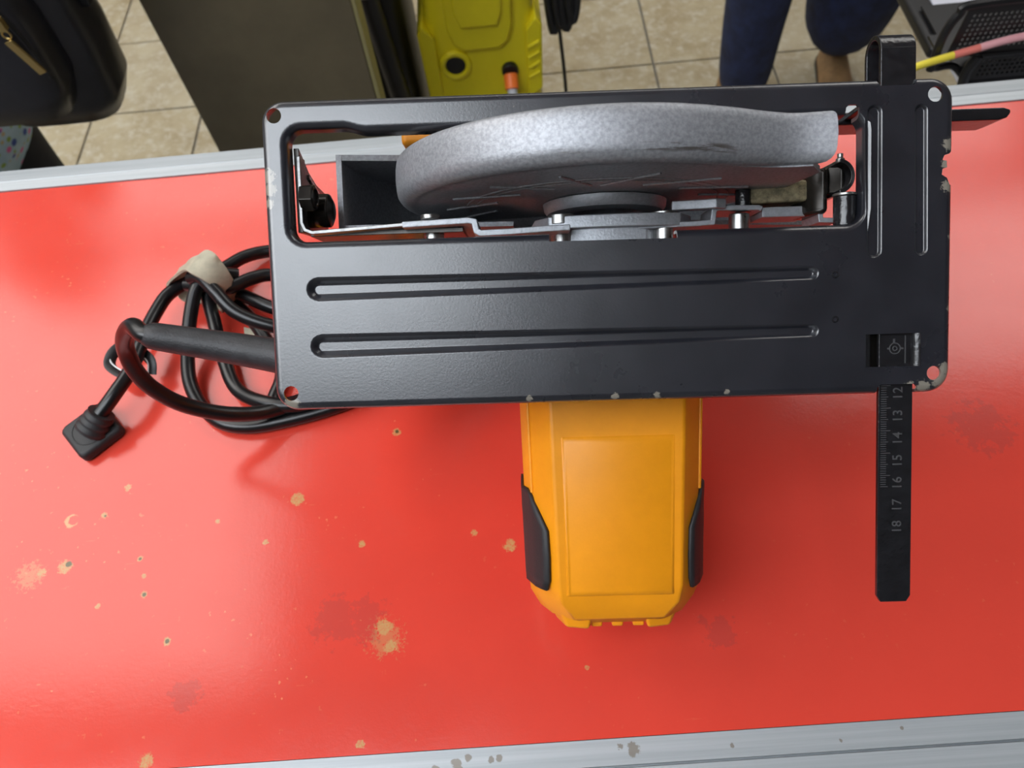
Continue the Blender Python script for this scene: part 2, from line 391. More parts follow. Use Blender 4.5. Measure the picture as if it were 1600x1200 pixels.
# ------------------------------------------------------------------ counter
ct = thing('shop_counter', 'long red laminate shop counter with grey aluminium edge strips', 'counter', (0, .27, 0))
def cchild(g, name, m, **k):
    o = g.build(name, m, **k); o.parent = ct; o.location = (0, -.27, 0); return o
cchild(G().span((-1.6, .0309, CT-.03), (1.6, .512, CT)), 'counter_top', RED, smooth=False)
g = G().prism([(.5125, CT-.045), (.5125, CT+.0012), (.522, CT+.0022), (.5225, CT+.0017), (.5235, CT+.0022), (.538, CT+.0012), (.5405, CT-.002), (.5405, CT-.045)], 'x', -1.6, 1.6)
cchild(g, 'rear_edge_strip', TRIM, ang=20)
g = G().prism([(.0305, CT-.045), (.0305, CT+.0012), (.0170, CT+.0012), (.0166, CT-.002), (.0158, CT-.002), (.0154, CT+.0012), (-.004, CT+.0005), (-.008, CT-.004), (-.008, CT-.045)], 'x', -1.6, 1.6)
cchild(g, 'front_edge_strip', TRIM, ang=20)
cchild(G().span((-1.55, .05, .08), (1.55, .49, CT-.03)), 'carcass', GREYST, smooth=False)
cchild(G().span((-1.5, .09, .006), (1.5, .45, .08)), 'plinth', BLACKP, smooth=False)

# ------------------------------------------------------------------ circular saw, upside down, resting on motor and handle
# saw frame in millimetres: x along the base plate, y across it towards the blade side, z out of the plate's underside
saw = thing('circular_saw', 'upside-down orange circular saw with black steel base plate and grey blade guard', 'circular saw')
SX, SY, SZ = Vector((.9986, -.03991, -.03477)), Vector((.05255, .82647, .56052)), Vector((.00637, -.56156, .82741))
SX.normalize(); SY = (SY-SY.dot(SX)*SX).normalized(); SZ = SX.cross(SY)
SO = Vector((.0364, .20323, 1.16563))
saw.matrix_world = Matrix(((SX.x, SY.x, SZ.x, SO.x), (SX.y, SY.y, SZ.y, SO.y), (SX.z, SY.z, SZ.z, SO.z), (0, 0, 0, 1)))
mm = .001
def sp(g, name, m, parent=None, **k): return g.build(name, m, parent or saw, sc_=mm, **k)
def label(o, s): o['label'] = s; return o
def to_world(x, y, z): return SO+(SX*x+SY*y+SZ*z)*mm

# --- base plate: one sheet with rolled edges, pressed beads and cut-outs
def base_plate():
    bm = bmesh.new()
    def loop(pts, z): return [bm.verts.new((x, y, z)) for x, y in pts]
    def strip(a, b):
        n = len(a)
        for i in range(n): bm.faces.new((a[i], a[(i+1) % n], b[(i+1) % n], b[i]))
    def chain(loops):
        for a, b in zip(loops, loops[1:]): strip(a, b)
    fillers = []
    # outer rim
    W, H = 145.2, 65.7
    L = [loop(rrect(-W+d, -H+d, W-d, H-d, 9.5-d, 8), z) for d, z in ((0, -6), (0, -3.2), (.35, -1.9), (1.0, -.9), (1.9, -.3), (3.0, -.05), (3.6, 0))]
    chain(L); fillers.append(L[-1])
    # opening for the blade, lip rolled down
    def opening(d):
        x0, x1, y0, ya, yb = -137.2+d, 109.0-d*.45, 3.6+d, 56.4-d, 54.2-d; r = 9-d; out = []
        def arc(cx, cy, a, n=6):
            for i in range(n+1):
                t = R(a+90*i/n); out.append((cx+r*math.cos(t), cy+r*math.sin(t)))
        arc(x1-r, yb-r, 0); out.append((-101, yb)); out.append((-104, yb+.6)); out.append((-107, ya-.6)); out.append((-110, ya))
        arc(x0+r, ya-r, 90); arc(x0+r, y0+r, 180); arc(x1-r, y0+r, 270)
        return out
    L = [loop(opening(d), z) for d, z in ((-.6, 0), (0, -.05), (1.0, -.3), (1.9, -.9), (2.5, -1.7), (2.9, -2.8), (3.0, -7.5))]
    chain(L); fillers.append(L[0])
    # two long tapering grooves and two short ones
    for xa, ya, ra, xb, yb, rb, dep in ((-124, -14.0, 5.0, 86, -13.6, 2.9, 2.1), (-123.5, -38.4, 5.0, 86, -37.9, 2.9, 2.1),
                                        (112.2, -5.0, 3.1, 112.0, 52.0, 3.1, 1.3), (131.8, -5.0, 2.7, 131.2, 52.0, 2.7, 1.3)):
        k = 1. if ra > 4 else .36
        L = [loop(stadium(xa, ya, ra-d*k, xb, yb, max(.35, rb-d*k*rb/ra), 8), z*dep) for d, z in ((-.5, 0), (0, -.02), (.7, -.14), (1.5, -.42), (2.4, -.84), (2.9, -.97), (3.4, -1))]
        chain(L); fillers.append(L[0]); bm.faces.new(L[-1])
    edges = []
    for lp in fillers:
        for i in range(len(lp)): edges.append(bm.edges.get((lp[i], lp[(i+1) % len(lp)])))
    bmesh.ops.triangle_fill(bm, use_beauty=True, use_dissolve=False, edges=edges, normal=(0, 0, 1))
    bmesh.ops.recalc_face_normals(bm, faces=bm.faces)
    up = sum(f.normal.z*f.calc_area() for f in bm.faces)
    if up < 0: bmesh.ops.reverse_faces(bm, faces=bm.faces)
    bmesh.ops.scale(bm, vec=(mm, mm, mm), verts=bm.verts)
    me = bpy.data.meshes.new('plate_sheet'); bm.to_mesh(me); bm.free()
    o = bpy.data.objects.new('plate_sheet', me); col.objects.link(o)
    s = o.modifiers.new('s', 'SOLIDIFY'); s.thickness = 1.3*mm; s.offset = -1; s.use_even_offset = False
    # cut-outs
    c = G()
    def disc(x, y, r): c.cyl((x, y, -20), (x, y, 10), r, 28)
    disc(-139.2, 59.2, 3.2); disc(137.0, 58.5, 3.1); disc(137.8, -57.4, 3.0); disc(-138.0, -58.3, 3.2)
    c.prism([(108.9, -54.2), (132.2, -54.2), (132.2, -40.2), (108.9, -40.2)], 'z', -20, 10)
    c.prism([(114.0, -70), (131.0, -70), (131.0, -63.2), (129.8, -61.8), (115.2, -61.8), (114.0, -63.2)], 'z', -20, 10)
    c.prism([(113.3, 70), (129.6, 70), (129.6, 64.2), (128.6, 62.6), (114.6, 62.6), (113.3, 64.2)], 'z', -20, 10)
    c.prism([(100.2, 48), (105.6, 48), (105.6, 54.2), (104.6, 55.4), (101.4, 55.4), (100.2, 54.2)], 'z', -20, 10)
    c.prism([(150, 36.0), (144.6, 35.6), (143.2, 34.2), (141.0, 33.6), (140.2, 31.6), (142.0, 31.2), (142.2, 28.6), (140.3, 28.0), (140.0, 25.6), (142.2, 24.2), (143.6, 21.4), (150, 21.2)], 'z', -20, 10)
    c.prism([(-24.6, 3.2), (29.6, 3.0), (29.6, 14), (-24.6, 14)], 'z', -20, 10)
    cut = c.build('cutter', PLATE, sc_=mm, smooth=False)
    b = o.modifiers.new('b', 'BOOLEAN'); b.object = cut; b.operation = 'DIFFERENCE'; b.solver = 'EXACT'
    dg = bpy.context.evaluated_depsgraph_get(); dg.update()
    me2 = bpy.data.meshes.new_from_object(o.evaluated_get(dg))
    for q in (o, cut): bpy.data.objects.remove(q, do_unlink=True)
    me2.name = 'base_plate'; me2.materials.clear(); me2.materials.append(PLATE)
    me2.polygons.foreach_set('use_smooth', [True]*len(me2.polygons)); me2.set_sharp_from_angle(angle=R(42))
    p = bpy.data.objects.new('base_plate', me2); col.objects.link(p); p.parent = saw
    w = p.modifiers.new('w', 'WEIGHTED_NORMAL'); w.keep_sharp = True; w.weight = 80
    return p
plate = base_plate(); label(plate, 'black enamelled rectangular steel base plate with pressed grooves')
# rolled lips beside the fence window, window floor, dimples
for x0, sgn in ((108.9, 1), (132.2, -1)):
    pts = [(x0+sgn*(3.2*math.sin(t)), -3.4*(1-math.cos(t))) for t in [PI/2*i/6 for i in range(7)]]
    poly = pts+[(x0+sgn*2.0, -4.5), (x0-sgn*.2, -1.2)]
    sp(G().prism([(u, w) for u, w in poly], 'y', -54.2, -40.2), 'window_lip', STEELB, plate, ang=30)
sp(G().span((107, -57, -9.6), (134, -37, -8.2)), 'fence_channel', GREASY, plate, smooth=False)
for x, y in ((95.9, -14.6), (95.9, -33.4)):
    sp(G().ring((x, y, .05), 'z', 1.15, .33, 20, 6), 'punch_mark', STEELB, plate)

# --- rip fence: ruled bar through the plate, bent down at the back into a guide flange
fence = label(thing('rip_fence', None, None, parent=saw), 'black steel rip fence bar stamped with a scale')
bar_poly = [(117.2, -158.2), (128.4, -158.2), (130.2, -155.4), (130.2, 79), (115.6, 79), (115.6, -155.4)]
sp(G().prism(bar_poly, 'z', -4.6, -2.4), 'ruled_bar', STEELB, fence, bev=.35)
def sheet(prof, x0, x1, th):
    """strip bent along a profile in y-z, given thickness"""
    P = [Vector((0, y, z)) for y, z in prof]; a = []; b = []
    for i, p in enumerate(P):
        t = (P[min(i+1, len(P)-1)]-P[max(i-1, 0)]).normalized(); n = Vector((0, -t.z, t.y))
        a.append((p.y, p.z)); b.append((p.y-n.y*th, p.z-n.z*th))
    return G().prism(a+b[::-1], 'x', x0, x1)
prof = [(78.5, -2.4)]+[(78.5+7.6*math.sin(t), -10+7.6*math.cos(t)) for t in [PI*i/12 for i in range(1, 13)]]+[(69, -17.6), (64.5, -18.6), (61.6, -22), (61, -40)]
sp(sheet(prof, 115.6, 130.2, 2.2), 'hook', STEELB, fence, bev=.35)
fl_poly = [(96, 57.0), (188, 57.0), (191.5, 58.0), (193.2, 60.0), (193.0, 61.6), (190, 62.6), (96, 62.8)]
sp(G().prism(fl_poly, 'z', -58, -38.5), 'guide_flange', STEELB, fence, bev=.8)
def text_mesh(s, size, ext):
    cu = bpy.data.curves.new('digits', 'FONT'); cu.body = s; cu.size = size; cu.extrude = ext; cu.align_x = 'CENTER'; cu.align_y = 'CENTER'; cu.resolution_u = 3; cu.offset = .00003
    o = bpy.data.objects.new('digits', cu); col.objects.link(o)
    dg = bpy.context.evaluated_depsgraph_get(); dg.update()
    me = bpy.data.meshes.new_from_object(o.evaluated_get(dg)); bpy.data.objects.remove(o, do_unlink=True)
    me.materials.clear(); me.materials.append(STAMP); return me
for k, y in enumerate((-66.0, -75.8, -85.6, -95.4, -105.2, -115.0, -124.6)):
    o = bpy.data.objects.new('stamped_number', text_mesh(str(12+k), .0058, .00012)); col.objects.link(o); o.parent = fence
    o.location = (124.0*mm, y*mm, -2.36*mm); o.rotation_euler = (0, 0, PI/2)
g = G()
for k in range(46):
    y = -62.5-k*.98; ln = 4.2 if k % 10 == 0 else (3.2 if k % 5 == 0 else 2.4)
    g.box((116.6+ln/2, y, -2.38), (ln, .35, .14))
o = sp(g, 'scale_ticks', STAMP, fence, smooth=False); o['kind'] = 'stuff'
sp(G().ring((122.4, -46.6, -2.35), 'z', 2.3, .28, 20, 6).ring((122.4, -46.6, -2.35), 'z', .9, .28, 14, 6).span((121.6, -44.2, -2.5), (122.4, -42.4, -2.2)).span((119.2, -47, -2.5), (120.4, -46.2, -2.2)).span((124.6, -47, -2.5), (126, -46.2, -2.2)), 'stamped_symbol', STAMP, fence)
sp(G().span((126.6, -53, -2.5), (127.0, -41, -2.25)), 'stamped_line', STAMP, fence, smooth=False)

# --- lower (moving) blade guard
CX, CZ = 0., -47.5
def polar(r, a): return (CX+r*math.cos(a), CZ+r*math.sin(a))
ang = [(42.6, 114.2), (44.2, 109.5), (45.8, 105.4), (48, 101.8), (51, 99.4), (55.8, 96.9), (62.8, 95.4), (70, 95)]+[(a, 95) for a in range(76, 222, 5)]
lg = thing('lower_blade_guard', None, None, parent=saw); label(lg, 'grey cast aluminium lower blade guard, scuffed on its rim')
def rim_profile():
    o = []                                     # (dr, y) around the U section, outer then inner
    outer = [(-9, 26.0), (-6.5, 26.0)]+[(-6+6*math.sin(t), 32-6*math.cos(t)) for t in [PI/2*i/5 for i in range(1, 6)]]
    outer += [(0.35, 37), (.2, 42)]+[(-3+3*math.cos(t), 43.4+3*math.sin(t)) for t in [PI/2*i/4 for i in range(1, 5)]]+[(-8, 46.4)]
    inner = [(-8, 44), (-4, 43.6), (-2.6, 42), (-2.4, 34), (-4, 30), (-6.6, 28.4), (-9, 28.4)]
    return outer+inner
rp = rim_profile(); rings = []
for a, r in ang:
    t = R(a)
    w = max(0, min(1, (60-a)/17)); ring = []
    for dr, y in rp:
        x, z = polar(r+dr, t); ring.append((x, 36+(y-36)*(1-.07*w), z))
    rings.append(ring)
sp(G().loft(rings), 'rim', ALU, lg, ang=50)
side = [polar(95-6.5, R(a)) for a in range(215, 74, -5)]+[polar(89, R(68)), polar(89, R(62.8)), polar(90.5, R(55.8)), polar(93, R(51)), polar(96, R(48)), polar(100, R(45.5)), polar(105.5, R(43))]
side += [(84.6, 12), (82.5, -16), (79, -38), (73, -54), (64, -67), (45, -76), (20, -80), (-20, -82), (-50, -90)]
sp(G().prism(side, 'y', 26.0, 28.4), 'side_wall', ALU, lg, smooth=False)
g = G()
for r in (57.5, 62): g.ring((CX, 25.9, CZ), 'y', r, .4, 40, 6, R(-10), R(190))
for a, sk in ((200, .35), (176, .5), (152, .55), (128, .45), (104, .25), (80, -.5), (56, -.6), (34, -.55), (14, -.3)):
    x0, z0 = polar(49, R(a)-sk*.45); x1, z1 = polar(72, R(a)+sk*.18); g.tube([(x0, 25.8, z0), (x1, 25.8, z1)], [.65, .65], 8)
sp(g, 'stiffening_ribs', ALU, lg)
g = G()
prof = [(27, 26.5), (29.5, 25.5), (29.0, 22.4), (27.5, 20.6), (24, 20.2), (18, 20.2), (18, 26.5)]
g.loft([[(CX+4+r*math.cos(R(a)), y, CZ+3+r*math.sin(R(a))) for r, y in prof] for a in range(0, 361, 9)], cap=False)
sp(g, 'hub_collar', CASTB, lg)

# --- upper (fixed) guard: open channel seen from inside
ug = thing('upper_blade_guard', None, None, parent=saw); label(ug, 'grey cast aluminium fixed upper guard, open channel')
RO = 124
def wall(r0, r1, y0, y1, a0, a1, n=36):
    g = G()
    return g.loft([[(*[(CX+r*math.cos(t)) for r in (r0,)], y0, CZ+r0*math.sin(t)), (CX+r1*math.cos(t), y0, CZ+r1*math.sin(t)), (CX+r1*math.cos(t), y1, CZ+r1*math.sin(t)), (CX+r0*math.cos(t), y1, CZ+r0*math.sin(t))] for t in [a0+(a1-a0)*i/n for i in range(n+1)]])
sp(wall(RO-2.6, RO, 18.5, 51.5, R(177), R(345)), 'outer_wall', ALU, ug, ang=50)
half = [polar(RO, R(177+168*i/40)) for i in range(41)]
sp(G().prism(half, 'y', 49.2, 52.0), 'outer_side', ALU, ug, smooth=False)
hole = half+[polar(40, R(345-168*i/20)) for i in range(21)]
sp(G().prism(hole, 'y', 16.4, 18.6), 'inner_side', ALU, ug, smooth=False)
sp(G().span((-91.5, 54, -78), (-40, 70, -36)), 'dust_cover', ORANGE, ug, bev=2.5, seg=3)

# --- cast bracket with steps, gear case, screws
def ribbon(pts, th):
    P = [Vector((x, y)) for x, y in pts]; a = []; b = []
    for i, p in enumerate(P):
        d0 = (P[i]-P[i-1]).normalized() if i else (P[1]-P[0]).normalized(); d1 = (P[i+1]-P[i]).normalized() if i < len(P)-1 else d0
        n = Vector((-d0.y-d1.y, d0.x+d1.x)).normalized(); k = th/2/max(.5, n.dot(Vector((-d0.y, d0.x))))
        a.append(tuple(p+n*k)); b.append(tuple(p-n*k))
    return a+b[::-1]
gc = thing('gear_case', None, None, parent=saw); label(gc, 'bright cast aluminium gear case with screws')
sp(G().prism(ribbon([(-88, 13.2), (-59.3, 14.2), (-56.6, 13.6), (-55.8, 9.6), (-54.2, 8.6), (-40, 8.9), (-25, 9.6), (-15, 9.8)], 2.7), 'z', -34, -7), 'stepped_bracket', CASTB, gc, bev=.5)
hx = [(-24, -20), (-16, -17.5), (-6, -16.2), (6, -15.5), (16, -15.5), (26, -16.5), (35, -19), (42, -30), (44, -60), (-32, -60), (-30, -30)]
sp(G().prism(hx, 'y', 10.6, 16.4), 'bearing_flange', CASTB, gc, bev=.6)
hx2 = [(-14, -21), (-4, -19), (8, -18.5), (20, -19.5), (24, -24), (26, -60), (-20, -60), (-18, -26)]
sp(G().prism(hx2, 'y', -20, 11), 'bearing_housing', CASTB, gc, bev=.6)
sp(G().prism(ribbon([(16, 10.8), (42, 11.2), (49.5, 11.6), (50.2, 17.2), (52, 17.8), (70, 17.4), (71.5, 16.6)], 2.4), 'z', -40, -19), 'stepped_arm', CASTB, gc, bev=.5)
for x in (-18, 28.5):
    sp(G().cyl((x, 14, -24), (x, 2.5, -24), 4.9, 22).cyl((x, 17.5, -24), (x, 13, -24), 6.4, 22), 'screw_boss', CHROME, gc, bev=.4)
sp(G().prism([(31, -18), (31.6, -22), (55, -22), (55, -17), (50, -14.5), (46.5, -16)], 'y', 17.2, 21.4), 'stop_tab', CASTB, gc, bev=.6)
sp(G().span((72, 13.2, -40), (94, 17.8, -21)), 'pivot_block', CASTB, gc, bev=.5)
sp(G().prism(ribbon([(95.6, 18.2), (96.4, 10.6), (103.5, 10.2)], 2.2), 'z', -36, -16), 'end_clip', CASTB, gc, bev=.4)
for x, y in ((62, 9.4), (-76, 8.6)):
    sp(G().cyl((x, y+6, -22), (x, y-2.2, -22), 4.6, 22), 'pivot_rivet', CHROME, gc, bev=.8)
sp(G().cyl((-76, 15.2, -10), (-76, 17.6, -10), 4.2, 20), 'rivet_head', CHROME, gc, bev=.6)
sp(G().cyl((64.5, 16, -24), (64.5, 30, -24), 3.6, 18), 'spring_post', STEELB, gc, bev=.4)
sp(G().prism([(66, -22), (97, -18), (98, -34), (70, -40)], 'y', 19.5, 29), 'retracting_lever', DUSTY, gc, bev=1.2)

# --- bevel bracket at the rear (left): bent black steel with slot and nuts
bb = thing('bevel_bracket', None, None, parent=saw); label(bb, 'greasy black steel bevel bracket with two nuts')
sp(G().prism(ribbon([(-132, 44), (-132, 33), (-132, 15.5), (-130.6, 12.4), (-127.5, 11.2), (-64, 14.6)], 1.6), 'z', -15, -7.5), 'bent_strap', STRAP, bb, bev=.3)
sp(G().prism([(47.5, -8), (44, -15), (40, -22), (36.6, -34), (35, -52), (13, -52), (11.5, -9)], 'x', -134, -131.6), 'slotted_cheek', GREASY, bb, bev=.3)
sp(G().prism([(38.5, -20), (36.6, -26), (33.2, -36), (32.2, -35.5), (35.2, -25.5), (37, -19.6)], 'x', -131.7, -130.9), 'slot_edge', CHROME, bb, smooth=False)
sp(G().span((-130, 10.2, -46), (-62, 12.4, -14)), 'long_cheek', GREASY, bb, bev=.3)
for y, z, r, d in ((26.5, -10.5, 6.2, 5.6), (23.5, -27, 7.6, 8.0)):
    g = G().cyl((-132, y, z), (-132+d, y, z), r, 20 if r > 7 else 6)
    if r > 7: g.cyl((-132+d, y, z), (-132+d+1.6, y, z), r, 20, r*.55)
    else: g.ring((-132+d, y, z), 'x', 4.2, .8, 18, 6)
    sp(g, 'nut', GREASY, bb, bev=.5)

# --- depth bracket hinge at the front (right)
hb = thing('front_hinge', None, None, parent=saw); label(hb, 'glossy black rolled hinge knuckle')
sp(G().cyl((103.6, 6.6, -9), (103.6, 19.4, -9), 4.7, 24), 'knuckle', STEELB, hb, bev=.5)
sp(G().cyl((103.6, 19.4, -9), (103.6, 20.6, -9), 5.0, 24), 'washer', CHROME, hb, bev=.3)
sp(G().prism(ribbon([(99.6+6.4*math.cos(R(a)), 27.6+6.6*math.sin(R(a))) for a in range(84, -85, -12)], 1.7), 'z', -26, -6), 'curled_tongue', STEELB, hb, ang=50, bev=.3)
sp(G().prism([(88, -34), (90, -20), (95, -14), (98.5, -13), (100, -40)], 'y', 13.0, 33.0), 'hinge_block', GREASY, hb, bev=2.5, seg=3)
sp(G().prism([(99, -16), (104, -12), (106.5, -14), (106.5, -40), (99, -40)], 'y', 21.5, 33.5), 'tongue_core', GREASY, hb, bev=1.)
sp(G().cyl((101.2, 33.4, -8), (101.2, 35.4, -8), 1.8, 14).cyl((101.2, 35.4, -8), (101.2, 37.4, -8), 1.2, 14), 'pin_end', CHROME, hb, bev=.4)

# --- motor housing (orange), pointing to the viewer
mo = thing('motor_housing', None, None, parent=saw); label(mo, 'orange plastic motor housing with black rubber side grips')
XM = 8.6
def msec(y, hw, top, bot, ch, chz):
    """chamfered section: flat top, bevelled shoulders, straight sides, rounded belly"""
    zc = -92
    return [(XM-hw+ch, y, top), (XM+hw-ch, y, top), (XM+hw-ch*.35, y, top-chz*.45), (XM+hw, y, top-chz), (XM+hw, y, bot+chz), (XM+hw-ch*.35, y, bot+chz*.45), (XM+hw-ch, y, bot), (XM-hw+ch, y, bot), (XM-hw+ch*.35, y, bot+chz*.45), (XM-hw, y, bot+chz), (XM-hw, y, top-chz), (XM-hw+ch*.35, y, top-chz*.45)]
secs = [msec(-20, 48.6, -46, -136, 15, 26), msec(-70, 48.4, -46, -136.5, 15, 26), msec(-120, 47.2, -46.6, -137.5, 15, 26), msec(-165, 46, -47.2, -138.4, 15, 26), msec(-174, 45.2, -48.4, -138.6, 16, 26), msec(-184, 40, -53, -137.5, 17, 24), msec(-189, 31, -62, -130, 15, 20)]
sp(G().loft(secs), 'body', ORANGE, mo, bev=1.4, seg=3, ang=30)
sp(G().loft([[(XM-29, -86.5, -47.5), (XM+29, -86.5, -47.5), (XM+27.5, -170, -48.5), (XM-27.5, -170, -48.5)],
            [(XM-28, -88, -45.9), (XM+28, -88, -45.9), (XM+26.5, -168.5, -46.7), (XM-26.5, -168.5, -46.7)],
            [(XM-26, -91, -45.0), (XM+26, -91, -45.0), (XM+24.5, -166, -46.0), (XM-24.5, -166, -46.0)]]), 'raised_panel', ORANGE, mo, ang=60, bev=.6)
for sgn in (-1, 1):
    # ridge running along the shoulder
    sp(G().tube([(XM+sgn*44.2, -66, -59.5), (XM+sgn*43.0, -118, -60.2)], [1.1, 1.1], 8), 'shoulder_ridge', ORANGE, mo)
    # rubber grip wrapping shoulder and side
    def onshell(s, y):
        hw = 48.4-(abs(y)-70)*.026; k = 15
        P = [(hw-k, -46.3), (hw-k*.35, -46.5-26*.45), (hw, -72.6), (hw, -112)]
        s = max(0, min(2.999, s)); i = int(s); t = s-i
        n = ((.53, .85), (.93, .36), (1, 0))[i]
        return (XM+sgn*(P[i][0]*(1-t)+P[i+1][0]*t+n[0]*1.0), y, P[i][1]*(1-t)+P[i+1][1]*t+n[1]*1.0)
    rings = []
    for y, s0 in ((-117.0, 1.55), (-119.5, 1.15), (-128, .75), (-136, .38), (-150, .36), (-162, .40), (-167.5, .55)):
        rings.append([onshell(s0+(2.8-s0)*i/8, y) for i in range(9)])
    o = sp(G().loft(rings, cap=False, closed=False), 'rubber_grip', RUBBER, mo, ang=60, fix=True)
    md = o.modifiers.new('s', 'SOLIDIFY'); md.thickness = 1.6*mm; md.offset = 0
    sp(G().tube([onshell(1.3, -123), onshell(1.35, -164)], [.9, .9], 8), 'grip_rib', RUBBER, mo)
for sgn in (-1, 1):
    sp(G().loft([[(XM+sgn*a, y, z) for a, z in ((12, -52), (33, -55), (40, -72), (40, -100), (12, -100))] for y in (-172,)]+[[(XM+sgn*a, -191, z) for a, z in ((15, -57), (27, -60), (31, -72), (31, -98), (15, -98))]]), 'end_lug', ORANGE, mo, bev=2., seg=3)
for k in range(3):
    x = XM-11+11*k
    sp(G().span((x-3, -191.5, -96), (x+3, -184, -62)), 'vent_rib', ORANGE, mo, bev=1.)
sp(G().cyl((XM, -183, -110), (XM, -190.6, -110), 20, 28), 'bearing_cap', ORANGE, mo, bev=2.)
# gear neck joining motor and guard, rear handle underneath
sp(G().loft([msec(-22, 46, -48, -130, 18, 24), msec(0, 40, -56, -126, 20, 24), msec(15, 36, -60, -122, 20, 22)]), 'gear_neck', CASTB, mo, bev=1.5)
rh = thing('rear_handle', None, None, parent=saw); label(rh, 'orange rear grip under the base plate')
path = smoothpath([(20, -28, -100), (34, -30, -150), (34, -32, -200), (8, -33, -219), (-50, -35, -221), (-104, -40, -200), (-146, -45, -160), (-156, -47, -118), (-150, -47, -92), (-112, -44, -82), (-60, -36, -88), (-10, -30, -100)], 6)
sp(G().tube(path, [17.5+1.5*math.sin(i*.35) for i in range(len(path))], 16, flat=.9), 'grip', ORANGE, rh)
gp = [p for p in path if p.z < -198]
sp(G().tube(gp, [19.6]*len(gp), 16, flat=.9), 'grip_cover', RUBBER, rh)
sp(G().loft([rg for rg in [[(x, y, z) for x, z in rrect(-152-k, -84, -118+k, -52, 6)] for y, k in ((-64, 0), (-40, 3))]]), 'handle_root', ORANGE, rh, bev=2.)

# --- strain-relief sleeve, cord, plug, tape
bt0, bt1 = Vector((-160, -47, -90)), Vector((-247, -30.5, -90))
pc = thing('power_cord', None, None, parent=saw); label(pc, 'black rubber power cord, coiled and taped, with moulded plug')
n = 24; ax = [bt0.lerp(bt1, i/n)+Vector((0, 0, -3*math.sin(PI*i/n))) for i in range(n+1)]
rr = [10.4-2.8*(i/n)**.8 for i in range(n)]+[5.6]
rr[-2] = 7.4
sp(G().tube(ax, rr, 24), 'strain_relief_sleeve', BOOT, pc)
WI = saw.matrix_world.inverted()
def wp(g, name, m, parent, **k):
    """mesh given in world metres, parented under the saw's frame"""
    g.v = [tuple(WI @ Vector(p)) for p in g.v]
    return g.build(name, m, parent, **k)
tip = to_world(*bt1)
CR = .0052
cords = [
 [to_world(*bt1.lerp(bt0, .12)), tip, (-.2215, .2465, 1.0795), (-.2325, .2500, 1.068), (-.2415, .2515, 1.052), (-.2440, .2470, 1.034), (-.2400, .2430, 1.016), (-.2285, .2415, .995), (-.2060, .2440, .974), (-.1803, .2550, .957), (-.1368, .2762, .9495), (-.09, .31, .9488), (-.078, .345, .9500), (-.095, .385, .9500), (-.1300, .3950, .949), (-.1817, .4087, .949), (-.2095, .4063, .952), (-.2251, .3979, .957), (-.2396, .3835, .961), (-.2616, .3735, .9625), (-.2758, .3606, .965), (-.2822, .3435, .966), (-.2865, .3221, .967), (-.2908, .2927, .967), (-.2990, .2715, .967), (-.3100, .2570, .9625)],
 [(-.2200, .3690, .970), (-.2340, .3665, .976), (-.2471, .3574, .976), (-.2530, .3379, .969), (-.2554, .3099, .959), (-.2520, .2846, .953), (-.2400, .2642, .949), (-.2190, .2492, .949), (-.1869, .2480, .949), (-.13, .262, .949), (-.098, .288, .9530), (-.098, .330, .9580), (-.122, .360, .9580), (-.1609, .3686, .955), (-.1955, .3729, .962), (-.2110, .3670, .967), (-.2262, .3565, .971), (-.2400, .3580, .9735), (-.2600, .3640, .970)],
 [(-.2230, .3720, .962), (-.2364, .3680, .966), (-.2445, .3582, .966), (-.2384, .3331, .959), (-.2289, .3035, .955), (-.2158, .2764, .953), (-.1909, .2602, .958), (-.1634, .2567, .958), (-.128, .272, .9600), (-.116, .300, .9620), (-.132, .318, .9600), (-.1573, .3195, .955), (-.1909, .3219, .965), (-.2161, .3313, .973), (-.2304, .3459, .981), (-.2420, .3580, .984), (-.2520, .3620, .980)],
 [(-.2560, .3700, .956), (-.2462, .3688, .957), (-.2246, .3617, .957), (-.1979, .3477, .954), (-.1599, .3350, .950), (-.136, .318, .9490), (-.140, .290, .9490), (-.162, .268, .9490), (-.1882, .2640, .949), (-.1856, .2912, .949), (-.2071, .3308, .949), (-.2272, .3558, .949), (-.2435, .3710, .950), (-.2520, .3740, .950)],
]
for p in cords:
    q = [v+Vector((0, 0, .0008)) for v in smoothpath(p, 8)]; wp(G().tube(q, CR, 14), 'cord_turn', CORD, pc)
q = smoothpath([(-.2735, .3765, .955), (-.2700, .3760, .9685), (-.2560, .3715, .9825), (-.2420, .3660, .9935), (-.2325, .3595, .9925), (-.2265, .3545, .980), (-.2290, .3540, .962), (-.2350, .3600, .951), (-.2520, .3700, .9485), (-.2680, .3770, .9490), (-.2735, .3765, .955)], 5)
g = G(); rings = []
for i, p in enumerate(q):
    t = (q[min(i+1, len(q)-1)]-q[max(i-1, 0)]).normalized(); wdir = Vector((.55, .84, 0)); wdir = (wdir-wdir.dot(t)*t).normalized(); nn = t.cross(wdir)
    hw = .0100+.0016*math.sin(i*.45); j = .0008*math.sin(i*.9)
    rings.append([p+wdir*hw+nn*(.0012+j), p+wdir*hw*.4+nn*(.0022-j), p-wdir*hw*.4+nn*(.0012+j), p-wdir*hw+nn*.0018, p-wdir*hw, p, p+wdir*hw])
wp(g.loft(rings), 'tape_wrap', TAPE, pc, ang=70)
# loose tail of the tape lying on the counter inside the coil
wp(G().prism([(-.222, .338), (-.204, .331), (-.199, .318), (-.207, .308), (-.218, .318)], 'z', CT+.0003, CT+.0012), 'tape_tail', TAPE, pc, smooth=False)
